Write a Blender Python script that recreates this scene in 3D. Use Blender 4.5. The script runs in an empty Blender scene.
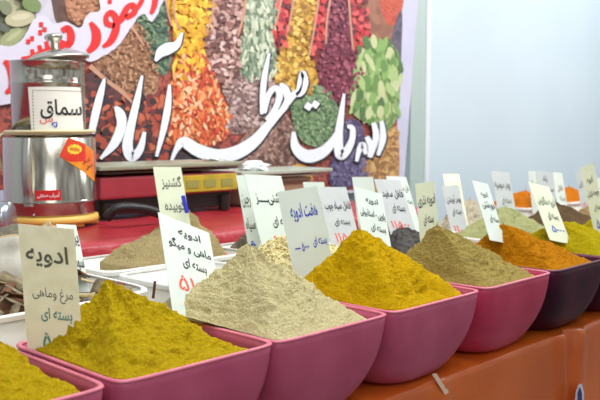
import bpy, bmesh, math, random, unicodedata
from mathutils import Vector, Matrix, noise

random.seed(7)
sc = bpy.context.scene
COL = sc.collection
R = math.radians

# ------------------------------------------------------------------ camera
CAM_Z, PITCH, LENS = 1.30, R(4.8), 50.0
FH = Vector((.72, .694, 0)).normalized()
FW = FH * math.cos(PITCH) + Vector((0, 0, -math.sin(PITCH)))
RT = Vector((FH.y, -FH.x, 0))
UP = RT.cross(FW)
CAM = Vector((0, 0, CAM_Z))
cd = bpy.data.cameras.new('camera'); cam = bpy.data.objects.new('camera', cd); COL.objects.link(cam)
cd.lens = LENS; cd.sensor_width = 36; cd.clip_start = .05
M4 = Matrix((RT, UP, -FW)).transposed().to_4x4(); M4.translation = CAM; cam.matrix_world = M4
cd.dof.use_dof = True; cd.dof.focus_distance = 1.55; cd.dof.aperture_fstop = 8.0
sc.camera = cam

# ------------------------------------------------------------------ world and lamps
sc.view_settings.view_transform = 'Standard'; sc.view_settings.look = 'None'
sc.view_settings.exposure = 0.0; sc.view_settings.gamma = 1; sc.view_settings.use_curve_mapping = False
w = bpy.data.worlds.new('hall_light'); sc.world = w; w.use_nodes = True
nt = w.node_tree; bg = nt.nodes['Background']
tc = nt.nodes.new('ShaderNodeTexCoord'); mp = nt.nodes.new('ShaderNodeMapping'); nz = nt.nodes.new('ShaderNodeTexNoise')
cr = nt.nodes.new('ShaderNodeValToRGB')
mp.inputs['Scale'].default_value = (6.5, 6.5, .3); nz.inputs['Scale'].default_value = 1.6; nz.inputs['Detail'].default_value = 3
cr.color_ramp.elements[0].position = .42; cr.color_ramp.elements[0].color = (.045, .04, .035, 1)
cr.color_ramp.elements[1].position = .60; cr.color_ramp.elements[1].color = (1, 1.02, 1.03, 1)
nt.links.new(tc.outputs['Generated'], mp.inputs['Vector']); nt.links.new(mp.outputs['Vector'], nz.inputs['Vector'])
nt.links.new(nz.outputs['Fac'], cr.inputs['Fac']); nt.links.new(cr.outputs['Color'], bg.inputs['Color'])
bg.inputs['Strength'].default_value = 1.0

def area(name, loc, size, energy, color=(1, 1, 1), target=None):
    l = bpy.data.lights.new(name, 'AREA'); l.shape = 'RECTANGLE'; l.size, l.size_y = size; l.energy = energy; l.color = color
    o = bpy.data.objects.new(name, l); COL.objects.link(o); o.location = loc
    if target is not None:
        o.rotation_euler = (Vector(target) - Vector(loc)).to_track_quat('-Z', 'Y').to_euler()
    return o
area('ceiling_or_fill_lamp', (.9, .9, 3.3), (1.2, .8), 36, (1, .99, .965))
area('ceiling_or_fill_lamp', (2.6, .9, 3.3), (1.2, .8), 36, (1, .99, .965))
area('ceiling_or_fill_lamp', (5.2, .6, 3.4), (1.6, 1.0), 74, (.95, .98, 1), (4.9, 2.64, 1.0))
area('ceiling_or_fill_lamp', (2.1, 1.2, 3.1), (1.8, .4), 15, (1, 1, 1), (2.2, 2.6, 1.5))  # added fill light aimed at the banner to brighten its print
area('ceiling_or_fill_lamp', (-.6, -1.2, 3.2), (1.6, 1.0), 26, (1, 1, 1), (1.2, 1.2, .9))

# ------------------------------------------------------------------ helpers
def ray(px, py): return FW + RT * ((px - 300) / (LENS / 36 * 600)) - UP * ((py - 200) / (LENS / 36 * 600))
def at_y(px, py, y):
    r = ray(px, py); return CAM + r * (y / r.y)
def at_z(px, py, z):
    r = ray(px, py); return CAM + r * ((z - CAM_Z) / r.z)
def lin(c): return tuple(((v / 255) / 12.92 if v / 255 <= .04045 else ((v / 255 + .055) / 1.055) ** 2.4) for v in c) + (1,)

MATS = {}
def mat(name, rgb, rough=.6, metal=0, rgb2=None, scale=30, bump=0, bscale=None, detail=4, spread=(.35, .65), spec=.5, coat=0, trans=0, voro=False, stretch=None):
    if name in MATS: return MATS[name]
    m = bpy.data.materials.new(name); m.use_nodes = True; MATS[name] = m
    t = m.node_tree; b = t.nodes['Principled BSDF']
    b.inputs['Base Color'].default_value = lin(rgb); b.inputs['Roughness'].default_value = rough; b.inputs['Metallic'].default_value = metal
    b.inputs['Specular IOR Level'].default_value = spec; b.inputs['Coat Weight'].default_value = coat
    if trans: b.inputs['Transmission Weight'].default_value = trans
    co = t.nodes.new('ShaderNodeTexCoord'); src = co.outputs['Object']
    if stretch:
        mpn = t.nodes.new('ShaderNodeMapping'); mpn.inputs['Scale'].default_value = stretch
        t.links.new(src, mpn.inputs['Vector']); src = mpn.outputs['Vector']
    if rgb2 is not None:
        if voro:
            n = t.nodes.new('ShaderNodeTexVoronoi'); n.inputs['Scale'].default_value = scale
            sep = t.nodes.new('ShaderNodeSeparateColor'); t.links.new(n.outputs['Color'], sep.inputs['Color']); fac = sep.outputs['Red']
        else:
            n = t.nodes.new('ShaderNodeTexNoise'); n.inputs['Scale'].default_value = scale; n.inputs['Detail'].default_value = detail; fac = n.outputs['Fac']
        t.links.new(src, n.inputs['Vector'])
        r = t.nodes.new('ShaderNodeValToRGB'); r.color_ramp.elements[0].color = lin(rgb); r.color_ramp.elements[1].color = lin(rgb2)
        r.color_ramp.elements[0].position, r.color_ramp.elements[1].position = spread
        t.links.new(fac, r.inputs['Fac']); t.links.new(r.outputs['Color'], b.inputs['Base Color'])
    if bump:
        n2 = t.nodes.new('ShaderNodeTexNoise'); n2.inputs['Scale'].default_value = bscale or scale * 2; n2.inputs['Detail'].default_value = 5
        n2.inputs['Roughness'].default_value = .65
        t.links.new(src, n2.inputs['Vector'])
        bp = t.nodes.new('ShaderNodeBump'); bp.inputs['Strength'].default_value = bump; bp.inputs['Distance'].default_value = .014
        t.links.new(n2.outputs['Fac'], bp.inputs['Height']); t.links.new(bp.outputs['Normal'], b.inputs['Normal'])
    return m

def tag(o, label=None, cat=None, group=None, kind=None):
    for k, v in (('label', label), ('category', cat), ('group', group), ('kind', kind)):
        if v: o[k] = v
    return o
def mesh(name, verts, faces, m, parent=None, smooth=False, mids=None):
    me = bpy.data.meshes.new(name); me.from_pydata([tuple(v) for v in verts], [], faces)
    for x in (m if isinstance(m, (list, tuple)) else [m]): me.materials.append(x)
    if mids: me.polygons.foreach_set('material_index', mids)
    if smooth: me.polygons.foreach_set('use_smooth', [True] * len(me.polygons))
    me.update()
    o = bpy.data.objects.new(name, me); COL.objects.link(o)
    if parent: o.parent = parent
    return o
def from_bm(name, bm, m, parent=None, smooth=False):
    me = bpy.data.meshes.new(name); bm.to_mesh(me); bm.free()
    for x in (m if isinstance(m, (list, tuple)) else [m]): me.materials.append(x)
    if smooth: me.polygons.foreach_set('use_smooth', [True] * len(me.polygons))
    o = bpy.data.objects.new(name, me); COL.objects.link(o)
    if parent: o.parent = parent
    return o
def empty(name, loc, rz=0):
    o = bpy.data.objects.new(name, None); o.location = loc; o.rotation_euler = (0, 0, rz); o.empty_display_size = .05; COL.objects.link(o); return o
def bm_box(bm, x0, x1, y0, y1, z0, z1, bev=0, seg=2):
    r = bmesh.ops.create_cube(bm, size=1)
    for v in r['verts']: v.co = Vector(((x0 + x1) / 2 + v.co.x * (x1 - x0), (y0 + y1) / 2 + v.co.y * (y1 - y0), (z0 + z1) / 2 + v.co.z * (z1 - z0)))
    if bev:
        es = list({e for v in r['verts'] for e in v.link_edges})
        bmesh.ops.bevel(bm, geom=es, offset=bev, segments=seg, affect='EDGES', profile=.6)
def box(name, b, m, parent=None, bev=0):
    bm = bmesh.new(); bm_box(bm, *b, bev=bev); return from_bm(name, bm, m, parent)
def lathe(name, prof, m, parent=None, n=64, center=(0, 0), smooth=True):
    vs, fs = [], []
    for r, z in prof:
        for i in range(n):
            a = 2 * math.pi * i / n; vs.append((center[0] + r * math.cos(a), center[1] + r * math.sin(a), z))
    for j in range(len(prof) - 1):
        for i in range(n):
            fs.append((j * n + i, j * n + (i + 1) % n, (j + 1) * n + (i + 1) % n, (j + 1) * n + i))
    o = mesh(name, vs, fs, m, parent, smooth)
    return o
def tube(name, pts, rad, m, parent=None, n=8, sub=6, closed=False):
    # smooth pipe through points
    P = [Vector(p) for p in pts]; Q = []
    N = len(P)
    rng = range(N) if closed else range(N - 1)
    for i in rng:
        p0 = P[(i - 1) % N] if closed or i > 0 else P[i]; p1 = P[i]; p2 = P[(i + 1) % N]; p3 = P[(i + 2) % N] if closed or i + 2 < N else P[(i + 1) % N]
        for k in range(sub):
            t = k / sub
            Q.append(.5 * ((2 * p1) + (p2 - p0) * t + (2 * p0 - 5 * p1 + 4 * p2 - p3) * t * t + (3 * p1 - p0 - 3 * p2 + p3) * t ** 3))
    if not closed: Q.append(P[-1])
    vs, fs = [], []; L = len(Q)
    for i, q in enumerate(Q):
        d = (Q[(i + 1) % L] - Q[i - 1]) if closed or 0 < i < L - 1 else (Q[min(i + 1, L - 1)] - Q[max(i - 1, 0)])
        d.normalize(); s = d.cross(Vector((0, 0, 1)))
        if s.length < .01: s = d.cross(Vector((1, 0, 0)))
        s.normalize(); u = s.cross(d)
        for k in range(n):
            a = 2 * math.pi * k / n; vs.append(q + s * math.cos(a) * rad + u * math.sin(a) * rad)
    for i in range(L if closed else L - 1):
        for k in range(n):
            a, b2 = i * n, ((i + 1) % L) * n
            fs.append((a + k, a + (k + 1) % n, b2 + (k + 1) % n, b2 + k))
    if not closed: fs += [tuple(range(n))[::-1], tuple((L - 1) * n + k for k in range(n))]
    return mesh(name, vs, fs, m, parent, True)

# ---------- Persian lettering with the built-in font
FORMS = {}
for cp in list(range(0xFB50, 0xFBFF + 1)) + list(range(0xFE80, 0xFEF5)):
    d = unicodedata.decomposition(chr(cp)).split()
    if len(d) == 2 and d[0].startswith('<'): FORMS.setdefault(chr(int(d[1], 16)), {})[d[0][1:-1]] = chr(cp)
def shape(s):
    out = []
    for i, c in enumerate(s):
        f = FORMS.get(c)
        if not f: out.append(c); continue
        pv = i > 0 and 'initial' in FORMS.get(s[i - 1], {})
        nx = i + 1 < len(s) and s[i + 1] in FORMS and 'initial' in f
        k = 'medial' if pv and nx else 'final' if pv else 'initial' if nx else 'isolated'
        out.append(f.get(k, c))
    vis, run = [], []
    for c in reversed(out):
        if c.isdigit(): run.insert(0, c)
        else: vis += run + [c]; run = []
    return ''.join(vis + run)
TXT = {}
def text_geo(s, bold=.0):
    if (s, bold) in TXT: return TXT[(s, bold)]
    c = bpy.data.curves.new('lettering', 'FONT'); c.body = shape(s); c.resolution_u = 3; c.offset = bold
    o = bpy.data.objects.new('lettering', c); COL.objects.link(o); bpy.context.view_layer.update()
    me = o.to_mesh(); vs = [(v.co.x, v.co.y) for v in me.vertices]; fs = [tuple(p.vertices) for p in me.polygons]
    o.to_mesh_clear(); bpy.data.objects.remove(o); bpy.data.curves.remove(c)
    x0 = min(v[0] for v in vs); x1 = max(v[0] for v in vs); y0 = min(v[1] for v in vs); y1 = max(v[1] for v in vs)
    vs = [((x - x0) / (x1 - x0), (y - y0) / (y1 - y0)) for x, y in vs]
    area_ = lambda V, Fs: sum(abs(sum(V[f[i - 1]][0] * V[f[i]][1] - V[f[i]][0] * V[f[i - 1]][1] for i in range(len(f)))) for f in Fs) / 2
    if bold:        # a widened outline that lost strokes falls back to the plain one
        pv, pf = text_geo(s, 0)
        if area_(vs, fs) < area_(pv, pf) * (1 + bold * 11): vs, fs = pv, pf
    TXT[(s, bold)] = (vs, fs); return vs, fs

# ------------------------------------------------------------------ materials
M_wall = mat('pale_blue_wall_panel', (203, 219, 228), .55, rgb2=(207, 223, 232), scale=2)
M_floor = mat('grey_floor', (120, 115, 110), .6, rgb2=(100, 97, 94), scale=6)
M_alu = mat('anodised_post', (186, 204, 200), .45, metal=.2)
M_aluline = mat('white_post_edge', (226, 233, 236), .5)
M_orange = mat('orange_vinyl', (214, 104, 32), .3, rgb2=(196, 90, 26), scale=5, bump=.12, bscale=18, spec=.5, coat=.25)
M_red = mat('red_vinyl', (176, 42, 52), .3, rgb2=(152, 30, 42), scale=9, bump=.35, bscale=28, spec=.6)
def powder(name, a, b, scale=210, bump=1.0): return mat(name, tuple(min(255, v * 1.03) for v in a), .95, rgb2=tuple(min(255, v * 1.05) for v in b), scale=scale, bump=bump, bscale=240, detail=8, spec=.1, spread=(.2, .75))
P_tur = powder('yellow_turmeric_powder', (192, 160, 10), (220, 190, 28))
P_tur2 = powder('golden_turmeric_powder', (204, 160, 2), (228, 186, 12))
P_beige = powder('pale_beige_powder', (216, 203, 148), (236, 226, 176))
P_olive = powder('olive_beige_powder', (164, 144, 74), (188, 168, 98))
P_oran = powder('orange_brown_powder', (190, 120, 6), (212, 140, 14))
P_ygr = powder('yellow_green_powder', (176, 158, 8), (200, 180, 22))
P_cori = powder('sandy_coriander_powder', (176, 158, 108), (198, 180, 132))
P_pale = powder('pale_green_powder', (172, 176, 118), (190, 194, 140))
P_dark = powder('dark_brown_powder', (96, 76, 54), (118, 96, 70))
P_org = powder('bright_orange_powder', (212, 118, 20), (226, 136, 34))
P_tan = powder('tan_powder', (164, 138, 92), (184, 158, 112))
P_cream = powder('cream_powder', (206, 196, 168), (222, 212, 188))
P_grey = powder('grey_powder', (134, 124, 104), (152, 142, 122))
M_pep = mat('black_peppercorn', (38, 34, 32), .7, rgb2=(58, 52, 46), scale=60)
M_seed = mat('coriander_seed', (204, 190, 128), .7, rgb2=(226, 214, 162), scale=80)
M_pink = mat('pink_plastic', (192, 92, 122), .42, rgb2=(172, 68, 102), scale=9, spec=.4, bump=.06, bscale=40, spread=(.3, .75))
M_pinkrim = mat('worn_pink_rim', (214, 120, 140), .45, rgb2=(206, 108, 130), scale=25)
M_crim = mat('crimson_pink_plastic', (196, 66, 98), .4, rgb2=(178, 48, 82), scale=9, spec=.35, bump=.06, bscale=40)
M_purple = mat('dark_purple_plastic', (74, 20, 46), .42, rgb2=(48, 12, 32), scale=14, spec=.2, bump=.06, bscale=40)
M_purplerim = mat('purple_rim', (96, 44, 66), .4)
M_tub = mat('milky_plastic', (222, 222, 214), .35, rgb2=(208, 204, 190), scale=6, spec=.5, spread=(.4, .8))
M_tubrim = mat('white_plastic_rim', (234, 236, 232), .4)
M_card = mat('white_card', (210, 221, 212), .5, rgb2=(203, 215, 206), scale=14, spec=.35)
M_cardy = mat('yellowed_card', (250, 250, 220), .5, rgb2=(230, 227, 186), scale=30, spec=.35, spread=(.45, .85))
M_cardc = mat('cream_card', (212, 219, 192), .5, rgb2=(204, 212, 184), scale=16, spec=.35)
M_cardg = mat('grey_card', (192, 198, 198), .5, rgb2=(184, 190, 192), scale=16, spec=.35)
M_ink = mat('black_ink', (34, 38, 36), .6)
M_inkg = mat('faded_ink', (92, 96, 84), .6)
M_redink = mat('red_marker', (226, 84, 66), .6)
M_blue = mat('blue_pen', (30, 52, 176), .6)
M_teal = mat('teal_marker', (84, 150, 146), .6)
M_steel = mat('polished_steel', (176, 172, 160), .19, metal=1)
M_brush = mat('brushed_steel', (190, 188, 178), .3, metal=1)
M_yel = mat('yellow_base_plastic', (222, 180, 84), .4)
M_black = mat('black_plastic', (24, 23, 24), .45)
M_cord = mat('cream_cord', (216, 208, 164), .5)
M_paper = mat('paper_label', (238, 238, 228), .5)
M_redlab = mat('red_label', (206, 32, 36), .4)
M_orlab = mat('orange_label', (232, 96, 40), .4, rgb2=(240, 170, 40), scale=9)
M_star = mat('yellow_star', (246, 220, 70), .4)
M_white = mat('white_print', (240, 242, 244), .5)
M_pan = mat('grey_green_pan', (160, 164, 140), .35, metal=.3)
M_pan2 = mat('pale_green_pan', (178, 188, 172), .4, metal=.2)
M_body = mat('maroon_scale_body', (164, 56, 66), .4, rgb2=(150, 46, 58), scale=8)
M_disp = mat('yellow_display', (206, 178, 44), .25, rgb2=(170, 158, 50), scale=12, coat=.6)
M_brown = mat('brown_board', (96, 66, 48), .5)
M_tissue = mat('white_tissue', (236, 240, 242), .8)
M_sack = mat('white_sack', (226, 224, 212), .55, bump=.2, bscale=30)
M_sackin = mat('brown_paper_edge', (184, 158, 116), .7)
M_bark1 = mat('brown_bark', (120, 76, 42), .8, rgb2=(88, 54, 30), scale=30, bump=.4, bscale=90)
M_bark2 = mat('grey_bark', (152, 138, 108), .85, rgb2=(104, 92, 66), scale=40, bump=.5, bscale=90)
M_bark3 = mat('cream_bark', (196, 178, 132), .85, rgb2=(150, 130, 88), scale=40, bump=.4, bscale=90)
M_pumice = mat('orange_crumb', (214, 120, 60), .8)

# ------------------------------------------------------------------ setting
TOP, RIM, TIER = .80, .965, 1.03
o = box('floor', (-3, 12, -3, 2.7, -.05, 0), M_floor); tag(o, kind='structure')
o = box('wall_back', (-1.5, 12, 2.64, 2.74, 0, 3.4), M_wall); tag(o, kind='structure')
# post where the banner ends
pl, pr = at_y(411, 100, 2.6).x, at_y(425, 100, 2.6).x
o = box('trim_1', (pl, pr, 2.60, 2.64, 0, 3.4), M_alu, bev=.004); tag(o, kind='structure')
o = box('trim_2', (pr, pr + .035, 2.59, 2.64, 0, 3.4), M_aluline, bev=.004); tag(o, kind='structure')

# front table with an orange vinyl cover
X0, X1, YF, YB = -.2, 5.2, .945, 1.71
tbl = empty('display_table', (2.5, 1.3, 0))
tag(tbl, 'long front stall table under an orange vinyl cover, carrying the spice bowls', 'table')
def child_at(o, p):
    o.parent = p; o.matrix_parent_inverse = Matrix.Translation(-p.location) if p.rotation_euler.z == 0 else p.matrix_basis.inverted(); return o
bm = bmesh.new()
prof = [(YB, TOP), (YF + .25, TOP), (YF + .03, TOP), (YF + .008, TOP - .001), (YF + .002, TOP - .005), (YF, TOP - .013), (YF, TOP - .06), (YF, TOP - .12), (YF, TOP - .2), (YF - .01, TOP - .35), (YF - .015, TOP - .55), (YF - .015, .01)]
nx = 260; rows = []
for i in range(nx + 1):
    x = X0 + (X1 - X0) * i / nx; row = []
    for j, (y, z) in enumerate(prof):
        dy = dz = 0
        if j >= 3:
            fold = math.exp(-((x - 1.90 - (TOP - z) * .25) / .022) ** 2) * .016 + math.exp(-((x - 2.0) / .03) ** 2) * .02 - math.exp(-((x - 1.95) / .02) ** 2) * .01
            fold += math.exp(-((x - 1.40) / .018) ** 2) * .010 * (1 if z > TOP - .06 else .3)
            dy = -fold + .004 * noise.noise(Vector((x * 6, z * 4, 1)))
        if 3 <= j <= 5: dz = -.004 + .003 * noise.noise(Vector((x * 14, j, 3))) + .006 * math.exp(-((x - 1.93) / .05) ** 2) + .004 * math.exp(-((x - 1.38) / .03) ** 2)
        row.append(bm.verts.new((x, y + dy, z + dz)))
    rows.append(row)
for i in range(nx):
    for j in range(len(prof) - 1): bm.faces.new((rows[i][j], rows[i + 1][j], rows[i + 1][j + 1], rows[i][j + 1]))
bm.normal_update()
cov = from_bm('vinyl_cover', bm, M_orange, smooth=True); child_at(cov, tbl)
child_at(box('table_top', (X0 + .01, X1 - .01, YF + .03, YB, TOP - .05, TOP - .004), M_brown), tbl)
for x in (X0 + .1, 1.7, 3.4, X1 - .1):
    for y in (1.05, 1.62): child_at(box('leg', (x - .025, x + .025, y - .025, y + .025, 0, TOP - .05), M_black), tbl)
# printed marks on the cover: a pale slash and a blue drop with a white edge
def front_mark(name, px_pts, m, lift):
    vs = []
    for px, py in px_pts:
        p = at_y(px, py, YF - lift - (.026 if px > 500 else .005)); vs.append(p)
    return child_at(mesh(name, vs, [tuple(range(len(vs)))], m), tbl)
front_mark('printed_mark', [(432, 374), (436, 373), (449, 392), (445, 395)], mat('pale_orange_print', (232, 200, 176), .4), .002)
front_mark('printed_mark', [(575, 400), (576, 391), (579, 384), (582, 384), (584, 392), (584, 408), (575, 408)], mat('lilac_print', (206, 206, 226), .4), .003)
front_mark('printed_mark', [(578, 404), (578, 393), (580, 387), (582, 393), (582, 404)], mat('navy_print', (38, 34, 92), .4), .005)

# rear raised table in red vinyl
rt = empty('raised_table', (1.4, 2.1, 0))
tag(rt, 'raised rear table with glossy red vinyl cover, carrying the grinder and scales', 'table')
bm = bmesh.new(); rows = []; RX0, RX1 = .2, 2.42
rp = [(2.5, TIER)] + [(1.75 + .75 * (1 - k / 14), TIER) for k in range(1, 14)] + [(1.73, TIER - .002), (1.72, TIER - .012), (1.72, TIER - .05), (1.72, .4), (1.72, 0.01)]
for i in range(121):
    x = RX0 + (RX1 - RX0) * i / 120
    rows.append([bm.verts.new((x, y + (.006 * noise.noise(Vector((x * 9, z * 9, 5))) if y < 1.74 else 0), z + (.004 * noise.noise(Vector((x * 9, y * 9, 2))) - .003 if z > TIER - .01 else 0))) for y, z in rp])
for i in range(120):
    for j in range(len(rp) - 1): bm.faces.new((rows[i][j], rows[i + 1][j], rows[i + 1][j + 1], rows[i][j + 1]))
child_at(from_bm('vinyl_cover', bm, M_red, smooth=True), rt)
child_at(box('table_top', (RX0 + .01, RX1 - .01, 1.74, 2.5, TIER - .05, TIER - .008), M_brown), rt)
for x in (RX0 + .06, RX1 - .06):
    for y in (1.8, 2.44): child_at(box('leg', (x - .025, x + .025, y - .025, y + .025, 0, TIER - .05), M_black), rt)

# low side table that carries the last row on the right
st_ = empty('side_table', (3.8, 1.95, 0)); tag(st_, 'plain rear side table under the bright orange heaps at the far right', 'table')
child_at(box('table_top', (2.46, 5.2, 1.73, 2.3, TOP - .04, TOP - .001), M_brown, bev=.004), st_)
for x in (2.52, 5.1):
    for y in (1.78, 2.24): child_at(box('leg', (x - .025, x + .025, y - .025, y + .025, 0, TOP - .04), M_black), st_)

# ------------------------------------------------------------------ banner
BY = 2.585
ban = empty('banner', (2.4, BY, 0))
tag(ban, 'large printed banner of spice heaps with white and red Persian lettering', 'banner')
def B(px, py, lift=0):
    p = at_y(px, py, BY); return Vector((p.x, BY - lift, p.z))
M_bansheet = mat('banner_sheet', (206, 206, 228), .45, rgb2=(196, 198, 222), scale=5)
tl, trr = B(-60, -60), B(420.5, -60)
vs = []; nv = 12; ex_top, ex_bot = B(418, 0), B(405, 170)
for k in range(nv + 1):
    t = k / nv; zz = 2.5 - 1.5 * t; e = ex_top + (ex_bot - ex_top) * ((zz - B(418, 0).z) / (B(405, 170).z - B(418, 0).z))
    vs += [Vector((.7, BY, 2.5 - 1.5 * t)), Vector((e.x, BY, 2.5 - 1.5 * t))]
fs = [(2 * k, 2 * k + 2, 2 * k + 3, 2 * k + 1) for k in range(nv)]
n0 = len(vs); vs += [v + Vector((0, .012, 0)) for v in vs]
fs += [tuple(n0 + i for i in reversed(f)) for f in fs]
fs += [(2 * k + 1, 2 * k + 3, n0 + 2 * k + 3, n0 + 2 * k + 1) for k in range(nv)]
child_at(mesh('sheet', vs, fs, M_bansheet), ban)
# the printed picture: patches of grain, all one print
def hz(c, k=.12): return tuple(v + (206 - v) * k for v in c)  # blends a pale haze into the banner's print colours
def grain(name, a, b, scale=60, stretch=(1, 1, 1)): return mat('print_' + name, hz(a), .5, rgb2=hz(b), scale=scale * 2.2, voro=True, spread=(.1, .9), stretch=stretch)
PR = [
 (grain('dark_red', (92, 34, 34), (176, 74, 58), 45), [(-30, -30), (402, -30), (399, 60), (395, 190), (-30, 190)]),
 (grain('green_pods', (86, 92, 70), (178, 176, 132), 18), [(-30, -30), (38, -30), (40, 10), (33, 26), (24, 38), (10, 60), (-30, 75)]),
 (grain('pale_table', (196, 190, 206), (208, 204, 218), 8), [(34, -20), (60, -20), (58, 12), (62, 30), (40, 42), (26, 34), (36, 20)]),
 (grain('bowl', (72, 46, 40), (94, 62, 52), 20), [(56, -20), (112, -20), (106, 14), (86, 28), (66, 30), (54, 16)]),
 (grain('brown_powder', (176, 112, 76), (206, 148, 112), 60), [(68, -20), (106, -20), (102, 8), (90, 22), (76, 24), (66, 12)]),
 (grain('brown_powder_b', (142, 92, 62), (186, 134, 96), 70), [(93, 58), (112, 40), (128, 26), (140, 24), (150, 40), (158, 70), (156, 92), (140, 100), (120, 92), (104, 78)]),
 (grain('green_herb', (52, 84, 66), (112, 140, 104), 60), [(134, -20), (160, -20), (166, 20), (170, 50), (166, 74), (154, 70), (146, 40), (136, 20)]),
 (grain('yellow', (214, 146, 16), (244, 196, 40), 45), [(166, -20), (214, -20), (212, 20), (202, 40), (205, 62), (196, 80), (178, 78), (174, 50), (172, 24)]),
 (grain('yellow_b', (236, 190, 40), (248, 216, 70), 20), [(174, 60), (184, 62), (184, 80), (176, 84), (172, 74)]),
 (grain('orange_red', (204, 74, 38), (242, 152, 92), 50), [(172, 78), (182, 52), (200, 50), (212, 74), (220, 96), (230, 116), (226, 138), (204, 146), (178, 146), (164, 140), (160, 110)]),
 (grain('brown_seed', (112, 62, 56), (214, 172, 160), 46), [(210, -20), (246, -20), (243, 20), (238, 40), (240, 76), (228, 86), (214, 78), (206, 56), (204, 38)]),
 (grain('fennel', (120, 142, 112), (204, 212, 184), 46, (1, 1, .5)), [(246, -20), (278, -20), (276, 12), (272, 40), (276, 70), (262, 84), (242, 80), (238, 54), (244, 20)]),
 (grain('rose_grey', (142, 108, 104), (196, 164, 158), 55), [(222, 84), (244, 74), (270, 80), (276, 100), (262, 124), (240, 134), (224, 130), (228, 108)]),
 (grain('red_berry', (112, 22, 34), (212, 50, 56), 36), [(276, -20), (292, -20), (288, 24), (284, 46), (275, 52), (270, 38), (274, 10)]),
 (grain('gold_seed', (176, 120, 30), (226, 182, 72), 40), [(293, -20), (318, -20), (312, 26), (308, 56), (318, 78), (308, 94), (288, 90), (274, 82), (278, 54), (288, 30)]),
 (grain('red_berry_b', (104, 28, 40), (218, 56, 56), 36), [(316, -20), (328, -20), (324, 30), (316, 58), (309, 54), (312, 26)]),
 (grain('burgundy', (84, 22, 40), (150, 62, 84), 60), [(328, -20), (350, -20), (352, 40), (362, 70), (358, 100), (344, 106), (324, 96), (316, 72), (322, 40)]),
 (grain('red_berry_c', (118, 30, 40), (226, 60, 58), 36), [(348, -20), (362, -20), (368, 24), (368, 46), (356, 52), (350, 30)]),
 (grain('red_powder', (170, 52, 34), (208, 84, 58), 60), [(372, -20), (403, -20), (400, 14), (394, 28), (382, 26)]),
 (grain('wood', (126, 76, 56), (158, 102, 76), 12), [(356, -20), (372, -20), (384, 22), (396, 26), (392, 40), (378, 46), (370, 36), (362, 14)]),
 (grain('dark_gap', (66, 56, 76), (92, 84, 100), 20), [(392, 30), (401, 10), (400, 60), (396, 66), (390, 50)]),
 (grain('cardamom', (96, 132, 70), (188, 206, 140), 24, (1, 1, .45)), [(356, 50), (368, 38), (380, 44), (390, 44), (399, 60), (397, 112), (386, 128), (364, 122), (348, 108), (352, 80)]),
 (grain('thyme', (84, 118, 76), (142, 168, 120), 70), [(296, 92), (310, 84), (328, 92), (338, 112), (338, 138), (324, 148), (302, 142), (292, 124), (290, 106)]),
 (grain('rose_brown', (108, 72, 62), (176, 134, 120), 50), [(252, 126), (274, 106), (290, 122), (296, 146), (300, 176), (248, 182), (228, 160)]),
 (grain('navy', (62, 54, 92), (104, 92, 136), 50), [(336, 140), (346, 120), (358, 122), (364, 140), (366, 180), (330, 186), (330, 160)]),
 (grain('golden_brown', (150, 100, 56), (208, 158, 92), 50), [(364, 150), (374, 134), (388, 128), (397, 132), (395, 190), (364, 190)]),
 (grain('amber', (208, 142, 34), (226, 176, 60), 30), [(288, 168), (300, 164), (310, 172), (308, 186), (286, 184)]),
 (grain('orange_low', (170, 60, 32), (224, 110, 60), 40), [(100, 108), (112, 100), (126, 110), (128, 132), (120, 148), (104, 140)]),
 (grain('orange_low_b', (150, 50, 32), (214, 100, 60), 40), [(140, 108), (158, 98), (160, 130), (150, 150), (142, 152)]),
 (grain('black_low', (34, 28, 34), (60, 44, 46), 30), [(96, 150), (170, 150), (200, 158), (250, 160), (250, 172), (90, 180)]),
]
def smooth_poly(pts, sub=4):
    out = []; n = len(pts)
    for i in range(n):
        p0, p1, p2, p3 = (Vector(pts[(i + k) % n]) for k in (-1, 0, 1, 2))
        for k in range(sub):
            t = k / sub
            q = .5 * ((2 * p1) + (p2 - p0) * t + (2 * p0 - 5 * p1 + 4 * p2 - p3) * t * t + (3 * p1 - p0 - 3 * p2 + p3) * t ** 3)
            q += Vector((noise.noise(Vector((q.x * .3, q.y * .3, i))), noise.noise(Vector((q.x * .3, q.y * .3, i + 9))))) * 1.2
            out.append(q)
    return out
vs, fs, mi, mm = [], [], [], []
for k, (m, poly) in enumerate(PR):
    pp = poly if k == 0 else smooth_poly(poly); n0 = len(vs)
    if m not in mm: mm.append(m)
    vs += [B(x, y, .001 + .0003 * k) for x, y in pp]; fs.append(tuple(range(n0, n0 + len(pp)))); mi.append(mm.index(m))
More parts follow.
